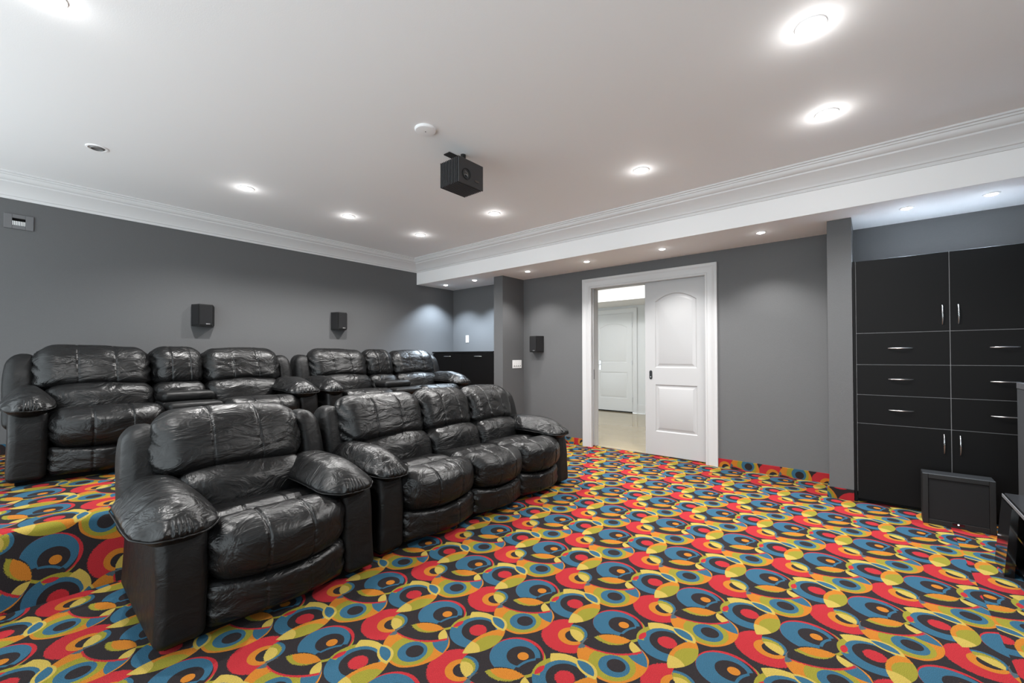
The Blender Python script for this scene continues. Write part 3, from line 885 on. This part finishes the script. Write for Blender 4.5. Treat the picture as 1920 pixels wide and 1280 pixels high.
for x,y,l in ((-.208,2.419,'large bright downlight nearest the top right of the ceiling'),
              (-.210,3.365,'bright ceiling downlight above the tall black cabinet, next to the crown moulding'),
              (-1.454,3.388,'ceiling downlight in front of the pocket doors'),
              (-3.101,3.379,'ceiling downlight just right of and behind the projector'),
              (-4.36,3.363,'ceiling downlight in the far corner near both crown mouldings'),
              (-4.38,2.405,'ceiling downlight above the right platform loveseat'),
              (-4.365,1.393,'ceiling downlight above the left platform loveseat'),
              (-2.68,.09,'ceiling downlight cut by the top left edge of the picture')):
    downlight(x,y,HC,l,G1,LAMP_W,side=LAMP_HALO*(2.1 if x>-1 else 1.0))  # the right-hand pair gets a stronger added halo
downlight(-4.355,.404,HC,'unlit recessed downlight near the left end of the ceiling','recessed downlights in the main ceiling',0,lit=False)
COOL=(.72,.86,1.0); NEU=(1,.985,.965)
for x,l,c in ((-5.244,'soffit downlight deepest in the niche corner',COOL),(-4.586,'soffit downlight over the low cabinet, left of the pillar',COOL),
            (-3.565,'soffit downlight just right of the left pillar',NEU),(-2.647,'soffit downlight left of the door frame',NEU),
            (-1.722,'soffit downlight above the closed pocket door leaf',NEU),(-.79,'soffit downlight between door frame and right pillar',NEU),
            (.211,'soffit downlight above the left cabinet column',COOL),(.658,'rightmost soffit downlight above the tall cabinet',COOL)):
    downlight(x,4.55,HS,l,G2,SOFFIT_W*((6.0 if x<0 else 4.0) if c is COOL else 1.9),col=c,side=.06,r=.030)

# ------------------------------------------------------------ added hall fill light
t=empty('hall_fill',(-3.6,6.6,2.75)); tag(t,'unseen round fill light added in the hall behind the pocket doors','ceiling light')
MB().lathe([(.20,0),(.20,-.03),(.15,-.055),(.0006,-.065)],(0,0,0),32).build('diffuser',M_BULB,t,True)
d=bpy.data.lights.new('hall_fill_lamp','AREA'); d.shape='DISK'; d.size=.9; d.energy=HALL_W; d.color=(.97,.99,1)  # area lamp added to brighten the hall, out of view
o=bpy.data.objects.new('hall_fill_lamp',d); COLN.objects.link(o); o.parent=t; o.location=(0,0,-.10)

# ------------------------------------------------------------ subwoofer, media stand, tower speaker
t=empty('subwoofer',(.442,4.30,0)); tag(t,'square black subwoofer on the carpet in front of the tall cabinet','speaker')
MB().bbox(-.178,.178,.0,.13,.0,.358,.003).build('cabinet_shell',mat('charcoal_vinyl',(.014,.014,.0145),.5,.3,bump=.3,bscale=300),t)
MB().bbox(-.178,-.148,-.012,.0,.0,.357,.002).bbox(.148,.178,-.012,.0,.0,.357,.002).bbox(-.148,.148,-.012,.0,.325,.357,.002).bbox(-.148,.148,-.012,.0,.0,.036,.002).build('front_frame',bpy.data.materials['charcoal_vinyl'],t)
MB().bbox(-.147,.147,-.004,.001,.037,.324,.001).build('grille',M_CLOTH,t)
MB().lathe([(.0005,0),(.004,0),(.005,.003)],(.0,-.016,.026),12,ax=lambda p:(p[0],p[2],p[1])).build('status_light',mat('status_led',(1,1,1),.3,emit=(.9,.95,1),estr=1.5),t)
MB().bbox(-.03,.03,-.0135,-.012,.017,.035,.0004).build('badge_plate',M_GLOSS,t)

t=empty('media_stand',(.57,3.2,0)); tag(t,'glossy black media stand cut by the right edge of the picture','stand')
def wedge(y0,y1,m):
    m.add([(-.038,y0,0),(-.006,y0,.372),(.02,y0,.372),(.0,y0,0),(-.038,y1,0),(-.006,y1,.372),(.02,y1,.372),(.0,y1,0)],
          [(0,1,2,3),(7,6,5,4),(0,4,5,1),(1,5,6,2),(2,6,7,3),(3,7,4,0)]); return m
MB().bbox(.0,.52,-.85,.57,.376,.400,.003).build('top',M_GLOSS,t)
MB().bbox(.006,.514,-.844,.564,.400,.4035,.001).build('glass_top',mat('smoked_glass',(.03,.03,.032),.18,.5,coat=.3),t)
MB().bbox(-.004,.0,-.85,.57,.380,.398,.001).build('metal_edge',M_EDGE,t)
wedge(.32,.56,MB()).build('leg_panel',M_GLOSS,t)
wedge(-.84,-.60,MB()).build('leg_panel',M_GLOSS,t)
MB().bbox(.02,.50,.54,.56,.0,.376,.002).build('side_panel',M_GLOSS,t)
MB().bbox(.46,.48,-.84,.54,.0,.376,.002).build('back_panel',M_GLOSS,t)
MB().bbox(.02,.46,-.84,.54,.03,.05,.002).build('shelf',M_GLOSS,t)
MB().bbox(.03,.46,-.84,.54,.19,.205,.002).build('shelf',M_GLOSS,t)

t=empty('tower_speaker',(.80,3.95,0)); tag(t,'tall dark grey fabric tower speaker behind the media stand','speaker')
MB().prism([(-.115+.03,-.14),(.115-.03,-.14),(.115,-.11),(.115,.14),(-.115,.14),(-.115,-.11)],.03,1.0).build('cabinet_shell',M_GREYFAB,t)
MB().prism([(-.117+.03,-.142),(.117-.03,-.142),(.117,-.112),(.117,.142),(-.117,.142),(-.117,-.112)],1.0,1.035).build('top_cap',mat('grey_gloss_cap',(.12,.12,.125),.25,.5),t)
MB().bbox(-.13,.13,-.16,.16,.0,.03,.004).build('foot',M_GLOSS,t)
